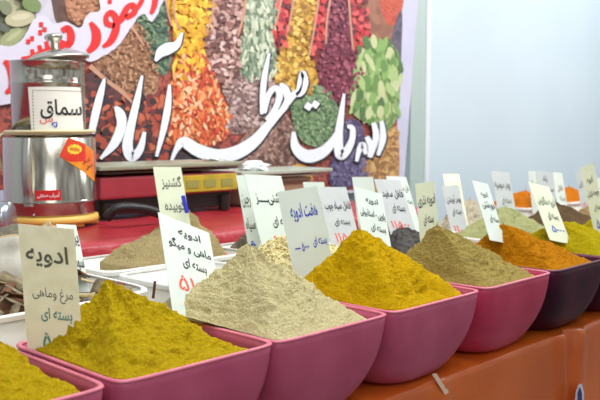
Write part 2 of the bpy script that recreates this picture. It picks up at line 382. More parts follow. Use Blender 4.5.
# grains, pods and flakes drawn in the print
def inside(p, poly):
    c = False
    for i in range(len(poly)):
        (x1, y1), (x2, y2) = poly[i - 1], poly[i]
        if (y1 > p[1]) != (y2 > p[1]) and p[0] < (x2 - x1) * (p[1] - y1) / (y2 - y1) + x1: c = not c
    return c
rg = random.Random(4)
def flecks(idx, n, L, W, cols, ang=(0, 180), poly=None):
    poly = poly or PR[idx][1]; xs = [p[0] for p in poly]; ys = [p[1] for p in poly]; k = 0; tries = 0
    ms = [mat('print_fleck_%02x%02x%02x' % c, hz(c), .5) for c in cols]
    for q in ms:
        if q not in mm: mm.append(q)
    while k < n and tries < n * 12:
        tries += 1
        p = (rg.uniform(min(xs), max(xs)), rg.uniform(max(min(ys), -25), max(ys)))
        if not inside(p, poly): continue
        a = R(rg.uniform(*ang)); l = L * rg.uniform(.7, 1.25) / 2; w_ = W * rg.uniform(.7, 1.2) / 2; n0 = len(vs)
        for t in range(8):
            b_ = t * math.pi / 4; ux, uy = l * math.cos(b_), w_ * math.sin(b_)
            vs.append(B(p[0] + ux * math.cos(a) - uy * math.sin(a), p[1] + ux * math.sin(a) + uy * math.cos(a), .0105 + .0018 * k / n))
        fs.append(tuple(range(n0, n0 + 8))); mi.append(mm.index(rg.choice(ms))); k += 1
def pidx(nm): return next(i for i, (m_, _) in enumerate(PR) if m_.name == 'print_' + nm)
flecks(pidx('brown_seed'), 240, 6, 4.2, [(104, 58, 52), (140, 88, 80), (196, 150, 140), (220, 186, 178), (84, 44, 42)])
flecks(pidx('fennel'), 260, 9, 3, [(120, 142, 112), (170, 186, 152), (212, 220, 196), (92, 116, 92), (196, 206, 176)], (50, 130))
flecks(pidx('gold_seed'), 300, 5, 4.2, [(176, 122, 30), (210, 160, 48), (234, 194, 90), (150, 100, 30)])
flecks(pidx('rose_grey'), 220, 5, 3.4, [(142, 108, 104), (180, 146, 140), (206, 180, 174), (116, 84, 80)])
flecks(pidx('rose_brown'), 240, 5, 3.2, [(108, 72, 62), (150, 108, 96), (182, 144, 130), (84, 56, 50)])
for nm in ('red_berry', 'red_berry_b', 'red_berry_c'): flecks(pidx(nm), 60, 6, 5, [(206, 44, 50), (168, 30, 42), (226, 84, 80), (96, 22, 32)])
flecks(pidx('burgundy'), 420, 4, 3.4, [(84, 22, 40), (128, 44, 66), (164, 78, 98), (108, 30, 50)])
flecks(pidx('cardamom'), 130, 15, 6.5, [(96, 140, 66), (130, 172, 88), (166, 196, 120), (196, 206, 150), (72, 108, 56)], (60, 120))
flecks(pidx('thyme'), 300, 4, 2, [(84, 122, 76), (120, 152, 104), (152, 178, 132), (64, 98, 62)])
flecks(pidx('orange_red'), 420, 7, 2.8, [(206, 70, 34), (234, 110, 50), (246, 160, 96), (248, 196, 150), (190, 48, 30)], (30, 150))
flecks(pidx('yellow'), 260, 7, 4.5, [(216, 150, 16), (238, 180, 30), (250, 206, 60), (200, 130, 16)])
flecks(pidx('navy'), 160, 4, 3.4, [(62, 54, 92), (92, 82, 124), (120, 110, 150)])
flecks(pidx('golden_brown'), 200, 5, 3.4, [(150, 100, 56), (186, 136, 76), (216, 170, 106)])
flecks(pidx('green_herb'), 160, 6, 2, [(52, 84, 66), (92, 122, 92), (124, 150, 112), (40, 66, 54)])
flecks(pidx('brown_powder_b'), 420, 3.4, 2.4, [(142, 92, 62), (170, 118, 84), (194, 146, 108), (118, 74, 50)])
flecks(pidx('brown_powder'), 160, 3.4, 2.4, [(184, 120, 84), (204, 146, 110), (160, 100, 70)])
flecks(0, 420, 9, 6, [(60, 28, 30), (104, 34, 34), (168, 60, 42), (196, 92, 60), (44, 26, 30)], poly=[(80, 96), (110, 88), (168, 100), (166, 160), (90, 164)])
flecks(0, 60, 13, 6, [(46, 30, 36), (92, 40, 40), (70, 34, 36)], poly=[(76, 70), (104, 76), (120, 96), (84, 110)])
for (x, y, l, w_, a, c) in ((18, 19, 30, 16, -8, (186, 180, 142)), (19, 17, 20, 6, -8, (206, 200, 168)), (10, 38, 28, 15, -35, (150, 158, 106)), (12, 36, 18, 5, -35, (176, 180, 134)), (30, 5, 20, 14, 20, (108, 132, 74)), (4, 8, 16, 12, 60, (120, 128, 96)), (24, -6, 22, 12, 0, (132, 140, 104)), (2, 28, 14, 8, 30, (84, 90, 78))):
    n0 = len(vs); q = mat('print_pod_%02x%02x%02x' % c, hz(c), .5); mm.append(q); a = R(a)
    for t in range(16):
        b_ = t * math.pi / 8; ux, uy = l / 2 * math.cos(b_), w_ / 2 * math.sin(b_)
        vs.append(B(x + ux * math.cos(a) - uy * math.sin(a), y + ux * math.sin(a) + uy * math.cos(a), .0110 + .0001 * len(mm) / 10))
    fs.append(tuple(range(n0, n0 + 16))); mi.append(len(mm) - 1)
HALO = [(-12, 50), (12, 46), (24, 34), (32, 20), (42, 16), (52, 24), (64, 22), (78, 28), (86, 14), (98, 10), (102, -12), (160, -12), (158, 8), (150, 22), (141, 14), (130, 26), (118, 44), (106, 54), (88, 62), (78, 56), (60, 56), (44, 64), (26, 70), (22, 96), (6, 104), (-12, 100)]
pp = smooth_poly(HALO); n0 = len(vs); vs += [B(x, y, .0126) for x, y in pp]; fs.append(tuple(range(n0, n0 + len(pp)))); mm.append(mat('print_lilac_halo', (216, 212, 230), .5)); mi.append(len(mm) - 1)
# scoop edges in the print
def ribbon(pts, lift, widen=0, sub=7, shift=(0, 0)):
    P = [Vector((p[0] + shift[0], p[1] + shift[1], p[2])) for p in pts]; Q = []
    for i in range(len(P) - 1):
        p0 = P[max(i - 1, 0)]; p1 = P[i]; p2 = P[i + 1]; p3 = P[min(i + 2, len(P) - 1)]
        for k in range(sub):
            t = k / sub
            Q.append(.5 * ((2 * p1) + (p2 - p0) * t + (2 * p0 - 5 * p1 + 4 * p2 - p3) * t * t + (3 * p1 - p0 - 3 * p2 + p3) * t ** 3))
    Q.append(P[-1]); L, Rr = [], []
    for i, q in enumerate(Q):
        d = Q[min(i + 1, len(Q) - 1)] - Q[max(i - 1, 0)]; d = Vector((d.x, d.y)); d.normalize() if d.length > 0 else None
        nrm = Vector((-d.y, d.x)); hw = max(q.z, .6) / 2 + widen
        e = d * (-widen if i == 0 else widen if i == len(Q) - 1 else 0)
        L.append(Vector((q.x, q.y)) + nrm * hw + e); Rr.append(Vector((q.x, q.y)) - nrm * hw + e)
    V = [B(p.x, p.y, lift) for p in L + Rr]; n = len(L)
    return V, [(i, i + 1, n + i + 1, n + i) for i in range(n - 1)]
def ribbons(name, strokes, lift, m, widen=0, shift=(0, 0), step=.00002):
    V, Fc = [], []
    for k, s in enumerate(strokes):
        a, b = ribbon(s, lift + k * step, widen, shift=shift); n0 = len(V); V += a; Fc += [tuple(n0 + i for i in f) for f in b]
    return V, Fc
SCO = [[(212, -10, 2), (210, 18, 2), (203, 34, 1.5)], [(171, -5, 2), (174, 22, 2), (180, 30, 1.5)], [(244, -10, 2.5), (242, 14, 2.5), (236, 36, 2)], [(281, -10, 2), (277, 12, 2), (272, 30, 1.5)],
       [(293, -10, 2), (289, 16, 2), (285, 34, 1.5)], [(318, -10, 2), (313, 24, 2), (307, 56, 2)], [(330, -10, 2), (325, 20, 2), (324, 44, 1.5)], [(346, -10, 2), (348, 16, 2), (351, 50, 2)],
       [(88, 66, 5), (104, 80, 4), (120, 92, 4), (132, 104, 2)], [(128, 24, 3), (136, 36, 2.5), (142, 46, 1.5)], [(163, -10, 3), (166, 12, 2), (170, 26, 2)]]
a, b = ribbons('scoop', SCO, .0124, None); n0 = len(vs); vs += a; fs += [tuple(n0 + i for i in f) for f in b]
mm.append(mat('print_scoop_edge', (196, 148, 122), .5)); mi += [len(mm) - 1] * len(b)
pic = mesh('printed_picture', vs, fs, mm, mids=mi); child_at(pic, ban)
WHITE = [
 [(102, 79, 2), (98.5, 92, 6), (93.5, 112, 7.5), (89, 133, 6)],
 [(113, 107, 3), (117.5, 114, 9), (119, 125, 9), (112, 143, 8.5), (98, 158.5, 2)],
 [(139.5, 76, 2), (134.5, 100, 6), (128, 128, 8), (125, 146, 10), (129, 157, 9), (137.5, 149, 7), (142, 132, 3)],
 [(167, 85, 2), (165.5, 105, 6), (161.5, 127, 6), (154, 156, 2.5)],
 [(179.5, 33, 2), (174, 45, 7), (165, 49, 11), (158, 53, 9), (153, 61, 2)],
 [(168, 163, 2), (174, 149, 5), (181, 142, 10), (195, 150, 12), (215, 156, 13), (235, 152, 13), (252, 141, 11), (265, 126, 8), (275, 115, 6), (284, 106, 4)],
 [(266.5, 54, 2), (262, 76, 5), (260, 95, 5), (259, 114, 2.5)],
 [(262, 113, 3), (266, 95, 5), (273, 88, 5), (277, 95, 6), (273, 108, 5), (264, 120, 4)],
 [(278, 84, 3), (283, 90, 7), (285, 100, 6), (279, 110, 4)],
 [(284, 105, 4), (290, 96, 6), (296, 90, 5), (298, 80, 5), (300, 73, 5), (302.5, 82, 6), (299, 92, 6), (294, 95, 4)],
 [(304, 109, 6), (307.5, 104, 6)], [(311, 107, 6), (314.5, 102, 6)],
 [(291, 132, 3), (293, 147, 9), (304, 156, 12), (318, 153, 11), (328, 144, 8), (333.5, 133, 3)],
 [(341.5, 94, 2), (338.5, 115, 5.5), (336, 136, 8), (337, 154, 9), (343, 152, 8), (349, 141, 6), (350, 129, 5), (345, 126, 3)],
 [(354, 161, 3), (357, 149, 5), (360.5, 145, 6), (363, 154, 3)],
 [(364, 137, 4), (368.5, 146, 6), (366.5, 157, 3)],
 [(371, 123, 4), (373.5, 137, 6), (368, 157, 3)],
 [(379, 121, 3.5), (380.5, 138, 6), (375.5, 155, 3)],
]
REDS = [
 [(60, 31, 5), (66, 29, 6), (69, 37, 7), (66, 45, 6), (58, 42, 4)], [(62, 45, 5), (54, 49, 5), (47, 50, 5), (38, 54, 5), (30, 58, 5), (20, 60, 5)],
 [(46, 50, 4), (44, 42, 3)], [(39, 53, 4), (37, 46, 3)], [(31, 57, 4), (30, 50, 3)],
 [(37.5, 25, 4), (40.5, 25, 4)], [(36.5, 33, 4), (39.5, 33, 4)], [(41, 30, 4), (44, 30, 4)], [(24.5, 42, 4), (27.5, 42, 4)], [(28.5, 39, 4), (31.5, 39, 4)],
 [(2, 62, 3), (8, 66, 8), (12, 78, 10), (10, 88, 7), (4, 93, 3)],
 [(88.5, 23, 3), (94, 33, 8), (93, 44, 8), (86, 52, 4)],
 [(112, 26, 4), (105, 24, 5), (104, 17, 4), (109, 13, 5), (114, 20, 6), (113, 32, 7), (108, 42, 6), (101, 47, 2.5)],
 [(115, 24, 4), (120, 18, 6), (125, 8, 5), (131, 6, 5), (132, 13, 5), (124, 18, 5)], [(131, 13, 4), (138, 4, 4), (142, -6, 4)],
 [(153.5, -4, 5), (152, 6, 5), (149, 14, 3)], [(106, 2, 4), (109, 2, 4)],
]
V, Fc = ribbons('r', REDS, .0145, None, .5); tag(child_at(mesh('lettering', V, Fc, mat('print_red', (222, 44, 44), .5)), ban), 'red Persian lettering')
V, Fc = ribbons('o', WHITE, .0150, None, 1.3, shift=(.5, .8), step=.00001); child_at(mesh('lettering_outline', V, Fc, mat('print_black', (34, 34, 44), .5)), ban)
V, Fc = ribbons('w', WHITE, .0160, None, .3); tag(child_at(mesh('lettering', V, Fc, mat('print_white', (240, 244, 252), .5)), ban), 'large white Persian lettering with dark outline')

# ------------------------------------------------------------------ bowls and heaps
def sup(a, n):
    c, s = abs(math.cos(a)), abs(math.sin(a)); r = (c ** n + s ** n) ** (-1 / n); return r * math.cos(a), r * math.sin(a)
ANG = 128
def hw(t):   # share of the half width at height share t
    return .56 + .44 * math.sqrt(max(0, 1 - (1 - min(t, 1)) ** 2.3))
BH = RIM - TOP
def bowl(x, y, hx, hy, m, mr, label, z=TOP + .0015, h=BH, group=None):
    root = empty('spice_bowl', (x, y, z)); tag(root, label, 'bowl', group)
    vs, fs = [], []; rings = []
    def ring(hh, inset, zz):
        nn = 3.0 + 10 * min(hh, 1) ** 1.5; f = hw(hh); r = []
        for i in range(ANG):
            cx, cy = sup(2 * math.pi * i / ANG, nn); r.append(len(vs)); vs.append((cx * (hx * f - inset), cy * (hy * f - inset), zz))
        rings.append(r)
    TS = [0, .03, .08, .15, .25, .36, .5, .65, .8, .92, 1]
    for t in TS: ring(t, 0 if t else .012, t * h)
    for t in reversed(TS[1:]): ring(t, .005, t * h if t < 1 else h)
    ring(.03, .03, .03 * h + .002)
    for a in range(len(rings) - 1):
        for i in range(ANG):
            j = (i + 1) % ANG; fs.append((rings[a][i], rings[a][j], rings[a + 1][j], rings[a + 1][i]))
    fs.append(tuple(reversed(rings[0]))); fs.append(tuple(rings[-1]))
    mesh('bowl_wall', vs, fs, m, root, True)
    # rolled lip
    vs, fs = [], []; K = 8
    for i in range(ANG):
        cx, cy = sup(2 * math.pi * i / ANG, 13)
        for k in range(K):
            b = 2 * math.pi * k / K; off = .0035 * math.cos(b) - .002
            vs.append((cx * (hx + off), cy * (hy + off), h + .003 * math.sin(b)))
    for i in range(ANG):
        for k in range(K):
            fs.append((i * K + k, i * K + (k + 1) % K, ((i + 1) % ANG) * K + (k + 1) % K, ((i + 1) % ANG) * K + k))
    mesh('rim', vs, fs, mr, root, True)
    return root

def heap(name, label, cx, cy, hx, hy, z0, zr, pk, zp, m, seed, sharp=1.0, nn=9.0, inset=(.98, .90, .97, .985), lower=(.002, .018, -.004, -.004), amp=1.0, NA=150, NR=70, round_=.05, cat='spice heap', group=None, bowlfill=True, spill=False):
    """inset/lower: front, right, back, left share of the half width the heap reaches and how far below the rim it meets the wall"""
    vs, fs = [], []
    def mixdir(a, q):
        f = max(0, -math.sin(a)); b = max(0, math.sin(a)); r = max(0, math.cos(a)); l = max(0, -math.cos(a))
        return (q[0] * f * f + q[2] * b * b + q[1] * r * r + q[3] * l * l)
    edge = []
    for i in range(NA):
        a = 2 * math.pi * i / NA; ex, ey = sup(a, nn)
        s = mixdir(a, inset) - .012 + .012 * noise.noise(Vector((math.cos(a) * 3, math.sin(a) * 3, seed)))
        bump = math.exp(-((a - 2.72) / .36) ** 2) if spill else 0      # spilling over towards the neighbouring bowl
        s += .40 * bump
        edge.append(Vector((ex * hx * s, ey * hy * s, zr - mixdir(a, lower) + .022 * bump)))
    top = Vector((pk[0], pk[1], zp))
    vs.append(top.copy())
    for j in range(1, NR + 1):
        s = j / NR
        for i in range(NA):
            e = edge[i]; k = s
            p = top.lerp(e, k)
            h = 1 - k
            pr = h ** sharp
            if k < round_ * 3: pr -= (round_ * 3 - k) ** 2 / (round_ * 6) * .55
            z = e.z + (zp - e.z) * pr
            q = Vector((p.x + cx, p.y + cy, z)) ; env = min(1, (1 - k) * 6 + .12) * min(1, k * 5 + .25)
            big = noise.fractal(q * 13 + Vector((seed, 0, 0)), 1.0, 2.0, 3)
            ang = 2 * math.pi * i / NA
            rid = noise.noise(Vector((math.cos(ang) * 4, math.sin(ang) * 4, seed + k * 1.5)))
            cl = abs(noise.noise(q * 42 + Vector((0, seed, 0)))) ; fine = noise.noise(q * 95 + Vector((0, seed, 3))); sm = noise.noise(q * 190)
            d = amp * env * (.0075 * big + .006 * rid - .005 * cl + .0026 * fine + .0024 * sm - .006 * max(0, noise.noise(q * 48 + Vector((7, seed, 1))) - .3) * 2)
            out = Vector((e.x - top.x, e.y - top.y, 0)); out.normalize()
            vs.append(Vector((p.x, p.y, z)) + Vector((0, 0, 1)) * d + out * d * .7)
    for i in range(NA): fs.append((0, 1 + i, 1 + (i + 1) % NA))
    for j in range(NR - 1):
        for i in range(NA):
            a, b = 1 + j * NA, 1 + (j + 1) * NA; k = (i + 1) % NA
            fs.append((a + i, b + i, b + k, a + k))
    last = 1 + (NR - 1) * NA
    # the part inside the bowl
    if spill:
        n0 = len(vs)
        for i in range(NA):
            ex, ey = sup(2 * math.pi * i / NA, nn); b_ = Vector((ex * hx * .955, ey * hy * .955, 0)); e = edge[i]
            if b_.length > e.length: b_ = Vector((e.x, e.y, 0)) * .985
            vs.append(Vector((b_.x, b_.y, min(zr + .005, e.z - .002)))); edge[i] = Vector((b_.x, b_.y, e.z))
        for i in range(NA):
            k = (i + 1) % NA; fs.append((last + i, n0 + i, n0 + k, last + k))
        last = n0
    for t in ((.8, .6, .4, .2, .06) if bowlfill else (.4, .05)):
        n0 = len(vs); lev = z0 + (zr - .03 - z0) * t
        for i in range(NA):
            e = edge[i]; f = (hw(t) if bowlfill else 1) * (.93 if bowlfill else .97)
            vs.append(Vector((e.x * f, e.y * f, min(lev, e.z - .004, zr - .004))))
        for i in range(NA):
            k = (i + 1) % NA; fs.append((last + i, n0 + i, n0 + k, last + k))
        last = n0
    fs.append(tuple(last + i for i in range(NA)))
    vs = [Vector((v.x, v.y, v.z - z0)) for v in vs]
    o = mesh(name, vs, fs, m, smooth=True); o.location = (cx, cy, z0)
    tag(o, label, cat, group); return o

CY = 1.062; HY = .149
#      right corner X, width, wall, rim, peak px, Y of peak, powder, names
FRONT = [
 (.585, .292, M_pink, M_pinkrim, (-2, 338), 1.09, P_tur, 'pink plastic bowl cut by the lower left photo corner, nearest the camera', 'dark golden spice heap cut by the lower left corner of the photo', .95),
 (.890, .292, M_pink, M_pinkrim, (107, 278), 1.09, P_tur, 'pink plastic bowl of mustard yellow powder, just left of the pale beige heap\'s bowl', 'mustard yellow powder heap with a steep tip, just left of the pale beige heap', 1.12),
 (1.178, .290, M_pink, M_pinkrim, (248, 243), 1.09, P_beige, 'pink plastic bowl holding the pale beige powder heap', 'large pale beige powder heap in a pink bowl, front and centre', 1.16),
 (1.487, .300, M_pink, M_pinkrim, (360, 222), 1.085, P_tur2, 'pink plastic bowl holding the vivid golden yellow heap, right of the pale beige one', 'vivid golden yellow powder heap with a flat tip, right of the pale beige heap', .95),
 (1.797, .29, M_crim, M_pinkrim, (437, 222), 1.085, P_olive, 'pink plastic bowl of olive beige powder beside the dark purple bowl', 'olive beige powder heap between the golden yellow and the orange brown heaps', 1.0),
 (2.095, .288, M_purple, M_purplerim, (503, 222), 1.085, P_oran, 'dark purple bowl holding the orange brown heap, touching the last pink bowl', 'orange brown powder heap in the dark purple bowl next to the last pink one', .95),
 (2.40, .295, M_purple, M_purplerim, (562, 218), 1.085, P_ygr, 'dark bowl of mossy yellow powder behind the orange brown heap', 'mossy yellow powder heap with a rounded top, behind the orange brown heap', .85),
 (2.70, .295, M_purple, M_purplerim, (606, 212), 1.085, P_ygr, 'dark bowl at the right photo edge, last of the front row', 'mossy yellow powder heap cut by the right photo edge, last of the front row', .9),
]
for k, (xr, wd, m, mr, pp, py_, pm, bl, hl, shp) in enumerate(FRONT):
    xr += .008; cx = xr - wd / 2
    bowl(cx, CY, wd / 2, HY, m, mr, bl)
    p = at_y(pp[0], pp[1], py_)
    heap('spice_heap', hl, cx, CY, wd / 2 - .006, HY - .006, TOP + .014, RIM, (p.x - cx, p.y - CY), p.z, pm, 10 + k * 3.7, sharp=shp, NA=250 if k < 6 else 140, NR=110 if k < 6 else 60,
         spill=k == 2, round_=(.04, .02, .02, .12, .09, .08, .12, .12)[k])

# ------------------------------------------------------------------ tubs of the rear rows
def tub(x0, x1, y0, y1, label, z=TOP + .0015, h=.2, group=None):
    cx, cy, hx, hy = (x0 + x1) / 2, (y0 + y1) / 2, (x1 - x0) / 2, (y1 - y0) / 2
    root = empty('plastic_tub', (cx, cy, z)); tag(root, label, 'tub', group)
    vs, fs, rings = [], [], []
    for (f, zz) in ((-.016, 0), (-.012, .004), (0, h), (-.004, h), (-.016, .01)):
        r = []
        for i in range(64):
            px, py = sup(2 * math.pi * i / 64, 9); r.append(len(vs)); vs.append((px * (hx + f - .004), py * (hy + f - .004), zz))
        rings.append(r)
    for a in range(4):
        for i in range(64): fs.append((rings[a][i], rings[a][(i + 1) % 64], rings[a + 1][(i + 1) % 64], rings[a + 1][i]))
    fs += [tuple(reversed(rings[0])), tuple(rings[-1])]
    mesh('tub_wall', vs, fs, M_tub, root, True)
    vs, fs = [], []
    for i in range(64):
        px, py = sup(2 * math.pi * i / 64, 9)
        for dx, dz in ((-.009, 0), (0, -.007), (0, .001), (-.002, .003), (-.009, .003)): vs.append((px * (hx + dx), py * (hy + dx), h + dz))
    for i in range(64):
        for k in range(5): fs.append((i * 5 + k, i * 5 + (k + 1) % 5, ((i + 1) % 64) * 5 + (k + 1) % 5, ((i + 1) % 64) * 5 + k))
    mesh('rim', vs, fs, M_tubrim, root, False)
    return root
tub(.30, .925, 1.245, 1.70, 'milky white tub full of bark pieces, at the left photo edge')
tub(.955, 1.215, 1.245, 1.455, 'small milky white tub behind the mustard yellow heap, with a bark stick over its rim')
tub(.955, 1.375, 1.475, 1.70, 'milky white tub holding the sandy powder heap in front of the red table')
tub(1.235, 1.60, 1.245, 1.46, 'milky white tub of round seeds behind the pale beige heap', h=.19)
tub(1.395, 1.68, 1.48, 1.70, 'milky white tub of grey powder behind the seed tub', h=.19)
def rheap(px, py, Y, hx, hy, m, name, label, seed, zr=.985, sharp=1.0, amp=1.0, round_=.08, z0=TOP + .014, cxy=None):
    p = at_y(px, py, Y); c = cxy or (p.x, p.y)
    return heap(name, label, c[0], c[1], hx, hy, z0, zr, (p.x - c[0], p.y - c[1]), p.z, m, seed, sharp, 5.0, (.97,) * 4, (.004,) * 4, amp, 100, 44, round_, bowlfill=False)
rheap(190, 209, 1.60, .160, .078, P_cori, 'spice_heap', 'sandy coriander powder heap behind the fish spice card, before the red table', 3.1, zr=1.0, cxy=(1.20, 1.605))
rheap(244, 234, 1.60, .130, .095, P_grey, 'spice_heap', 'grey powder heap partly seen left of the round seeds', 5.2, zr=.975, cxy=(1.5375, 1.59))
seedheap = rheap(286, 229, 1.37, .165, .086, M_seed, 'seed_heap', 'heap of small round cream seeds behind the pale beige powder heap', 8.4, zr=.98, sharp=.8, round_=.22, cxy=(1.4175, 1.3525))
# loose seeds covering that heap
bm0 = bmesh.new(); bmesh.ops.create_icosphere(bm0, subdivisions=1, radius=1); bv = [v.co.copy() for v in bm0.verts]; bf = [tuple(v.index for v in f.verts) for f in bm0.faces]; bm0.free()
vs, fs = [], []; hv = [seedheap.location + v.co for v in seedheap.data.vertices][:100 * 44]
random.shuffle(hv)
for p in hv[:2600]:
    n0 = len(vs); r = random.uniform(.0022, .0031); q = p + Vector((random.uniform(-.003, .003), random.uniform(-.003, .003), random.uniform(0, .002)))
    sx = Vector((random.uniform(.8, 1.2), random.uniform(.8, 1.2), random.uniform(.8, 1.1)))
    vs += [q + Vector((v.x * sx.x, v.y * sx.y, v.z * sx.z)) * r for v in bv]; fs += [tuple(n0 + i for i in f) for f in bf]
o = mesh('seeds', vs, fs, [M_seed, mat('pale_seed', (236, 226, 180), .7), mat('olive_seed', (180, 164, 104), .7)], smooth=True, mids=[(i // len(bf)) % 3 for i in range(len(fs))])
o.parent = seedheap; o.matrix_parent_inverse = Matrix.Translation(-seedheap.location); o['kind'] = 'stuff'; o['label'] = 'loose round cream seeds'

REAR = [  # px, py, Y of the tip, tub bounds, powder, label, tub label
 (401, 224, 1.39, (1.70, 2.05, 1.25, 1.54), M_pep, 'black peppercorn heap between the golden yellow and olive beige heaps', 'tub of black pepper behind the golden yellow heap'),
 (424, 224, 1.63, (2.02, 2.30, 1.56, 1.70), P_cream, 'pale cream heap half hidden by the olive beige heap', 'tub of pale cream spice behind the black pepper'),
 (372, 226, 1.63, (1.70, 2.00, 1.56, 1.70), P_tan, 'tan heap hidden low behind the cards left of the black pepper', 'tub of tan spice behind the cards left of the black pepper'),
 (470, 196, 1.63, (2.32, 2.72, 1.56, 1.70), P_cream, 'greyish cream powder heap left of the pale green heap', 'tub of greyish cream powder behind the olive beige heap'),
 (506, 203, 1.40, (2.22, 2.60, 1.25, 1.54), P_pale, 'pale green powder heap behind the orange brown heap', 'tub of pale green powder behind the orange brown heap'),
 (526, 187, 1.88, (3.24, 3.60, 1.76, 2.04), P_org, 'bright orange powder heap left of the dark brown heap', 'tub of bright orange powder left of the dark brown heap'),
 (556, 199, 1.41, (2.63, 2.98, 1.25, 1.54), P_dark, 'dark brown powder heap behind the mossy yellow heap', 'tub of dark brown powder behind the mossy yellow heap'),
 (569, 184, 1.88, (3.64, 4.02, 1.76, 2.04), P_org, 'bright orange powder heap right of the dark brown heap', 'tub of bright orange powder right of the dark brown heap'),
 (594, 201, 1.42, (3.01, 3.36, 1.25, 1.54), P_tan, 'tan powder heap by the right photo edge, right of the dark brown heap', 'tub of tan powder by the right photo edge'),
]
for k, (px, py, Y, (xa_, xb_, ya_, yb_), m, lb, tb) in enumerate(REAR):
    tub(xa_, xb_, ya_, yb_, tb, h=.16)
    rheap(px, py, Y, (xb_ - xa_) / 2 - .024, (yb_ - ya_) / 2 - .024, m, 'pepper_heap' if m is M_pep else 'spice_heap', lb, 20 + k * 2.3, zr=.958, sharp=.75 if m is P_org else .9, round_=.24 if m is P_org else .12, cxy=((xa_ + xb_) / 2, (ya_ + yb_) / 2))

# ------------------------------------------------------------------ price cards
def card(quad, Y, m, label, lines, name='price_card', thick=.0012, lean=-.03, cat='price card'):
    (ax, ay), (bx, by), (cx_, cy_) = quad          # top left, top right, bottom left (inside the heap)
    ra, rb, rc = ray(ax, ay), ray(bx, by), ray(cx_, cy_)
    d = Y / ra.y; A = ra * d; best = None
    for i in range(-20, 21):
        dr = i * .004
        Bv = rb * (d + dr) - A
        for j in range(-25, 16):
            db = j * .006; Cv = rc * (d + db) - A
            c = Bv.dot(Cv) / (Bv.length * Cv.length)
            e = c * c + .02 * (dr / .04) ** 2 + .02 * ((db - lean) / .06) ** 2
            if best is None or e < best[0]: best = (e, Bv.copy(), Cv.copy())
    _, U_, V_ = best
    A = A + CAM; nrm = V_.cross(U_).normalized()
    if nrm.dot(CAM - A) < 0: nrm = -nrm
    base = A + (U_ / 2) + V_
    root = empty(name, base); tag(root, label, cat)
    O = A - base
    pts = [O, O + U_, O + U_ + V_, O + V_]
    vs = pts + [p - nrm * thick for p in pts]
    mesh('card', vs, [(0, 1, 2, 3), (7, 6, 5, 4), (0, 4, 5, 1), (1, 5, 6, 2), (2, 6, 7, 3), (3, 7, 4, 0)], m, root)
    for (t_, u0, u1, v0, v1, ink) in lines:
        tv, tf = text_geo(t_, .019 if ink is not M_redink else .012)
        vs = [O + U_ * (u0 + (u1 - u0) * x) + V_ * (v1 + (v0 - v1) * y) + nrm * .0006 for x, y in tv]
        nm = {'black_ink': 'lettering', 'faded_ink': 'lettering', 'red_marker': 'price_figures', 'blue_pen': 'handwriting', 'teal_marker': 'handwriting'}[ink.name]
        mesh(nm, vs, tf, ink, root)
    return root
K, G_, RD, BL, TE = M_ink, M_inkg, M_redink, M_blue, M_teal
card(((18, 224), (74, 229), (28, 356)), 1.17, M_cardy, 'yellowed tall card with grey lettering and teal handwriting, stuck left of the mustard yellow heap',
     [('ادویه', .10, .86, .14, .31, G_), ('مرغ وماهی', .17, .90, .46, .57, G_), ('بسته ای', .30, .86, .61, .72, TE), ('۵۰۰۰', .30, .75, .80, .93, TE)])
card(((56, 224), (76, 225), (70, 292)), 1.55, M_card, 'small white card peeking out behind the yellowed tall card',
     [('پودر', .35, .96, .14, .36, K), ('سوپ', .4, .98, .52, .74, K)])
card(((153, 167), (181, 167), (163, 232)), 1.66, M_cardc, 'cream card reading over the sandy powder heap, before the maroon scale',
     [('گشنیز', .2, .92, .14, .36, G_), ('کوبیده', .2, .92, .52, .72, G_)])
card(((158, 212), (209, 233), (173, 314)), 1.222, M_card, 'white card with red price figures tilted behind the left slope of the pale beige heap',
     [('ادویه', .34, .78, .08, .18, K), ('ماهی و میگو', .12, .94, .21, .33, K), ('بسته ای', .34, .80, .38, .50, K), ('۵۱۰۰', .20, .76, .58, .73, RD)])
card(((236, 175), (262, 176), (251, 262)), 1.57, M_card, 'white card mostly hidden behind the card with the long black headline',
     [('دارچین', .05, .5, .18, .4, G_), ('سیاه', .05, .4, .5, .66, G_), ('۵۰', .05, .5, .76, .9, BL)])
card(((244, 174), (281, 176), (266, 262)), 1.50, M_card, 'white card with a long black headline and red figures behind the blue handwritten card',
     [('گشنیـــــز', .14, .90, .18, .36, K), ('بسته ای', .44, .96, .48, .62, K), ('۵۱۰', .3, .80, .70, .92, RD)])
card(((277, 192), (317, 186), (296, 286)), 1.30, M_card, 'white card with blue handwriting between the pale beige and golden yellow heaps',
     [('هفت ادویه', .22, .88, .15, .35, BL), ('بسته ای', .62, .96, .52, .64, BL), ('۵۰۰۰ —', .16, .50, .56, .66, BL)])
card(((303, 182), (324, 182), (312, 250)), 1.60, M_card, 'plain white card peeking between the blue handwritten card and the black pepper card',
     [('فلفل', .4, .9, .25, .45, G_)])
card(((317, 187), (346, 187), (332, 248)), 1.47, M_cardg, 'greyish white card with two black lines, left behind the golden yellow heap',
     [('فلفل سیاه چوب', .10, .98, .24, .42, K), ('بسته ای', .30, .82, .52, .66, K), ('۱۱۵۰', .2, .72, .76, .92, RD)])
card(((352, 177), (373, 177), (362, 252)), 1.62, M_card, 'white card mostly hidden behind the three line card on the golden yellow heap',
     [('زنجبیل', .3, .9, .2, .4, K)])
card(((354, 186), (382, 194), (364, 250)), 1.17, M_card, 'white card with three black lines standing behind the golden yellow tip',
     [('ادویه', .34, .78, .12, .24, K), ('پلویی - استانبولی', .08, .96, .32, .48, K), ('بسته ای', .38, .90, .54, .68, K)])
card(((374, 179), (400, 180), (396, 252)), 1.47, M_cardg, 'greyish card with red figures stuck in the black peppercorns',
     [('فلفل سفید', .14, .94, .14, .28, K), ('بسته ای', .34, .84, .34, .48, K), ('۱۱۵۰۰', .14, .82, .58, .68, RD)])
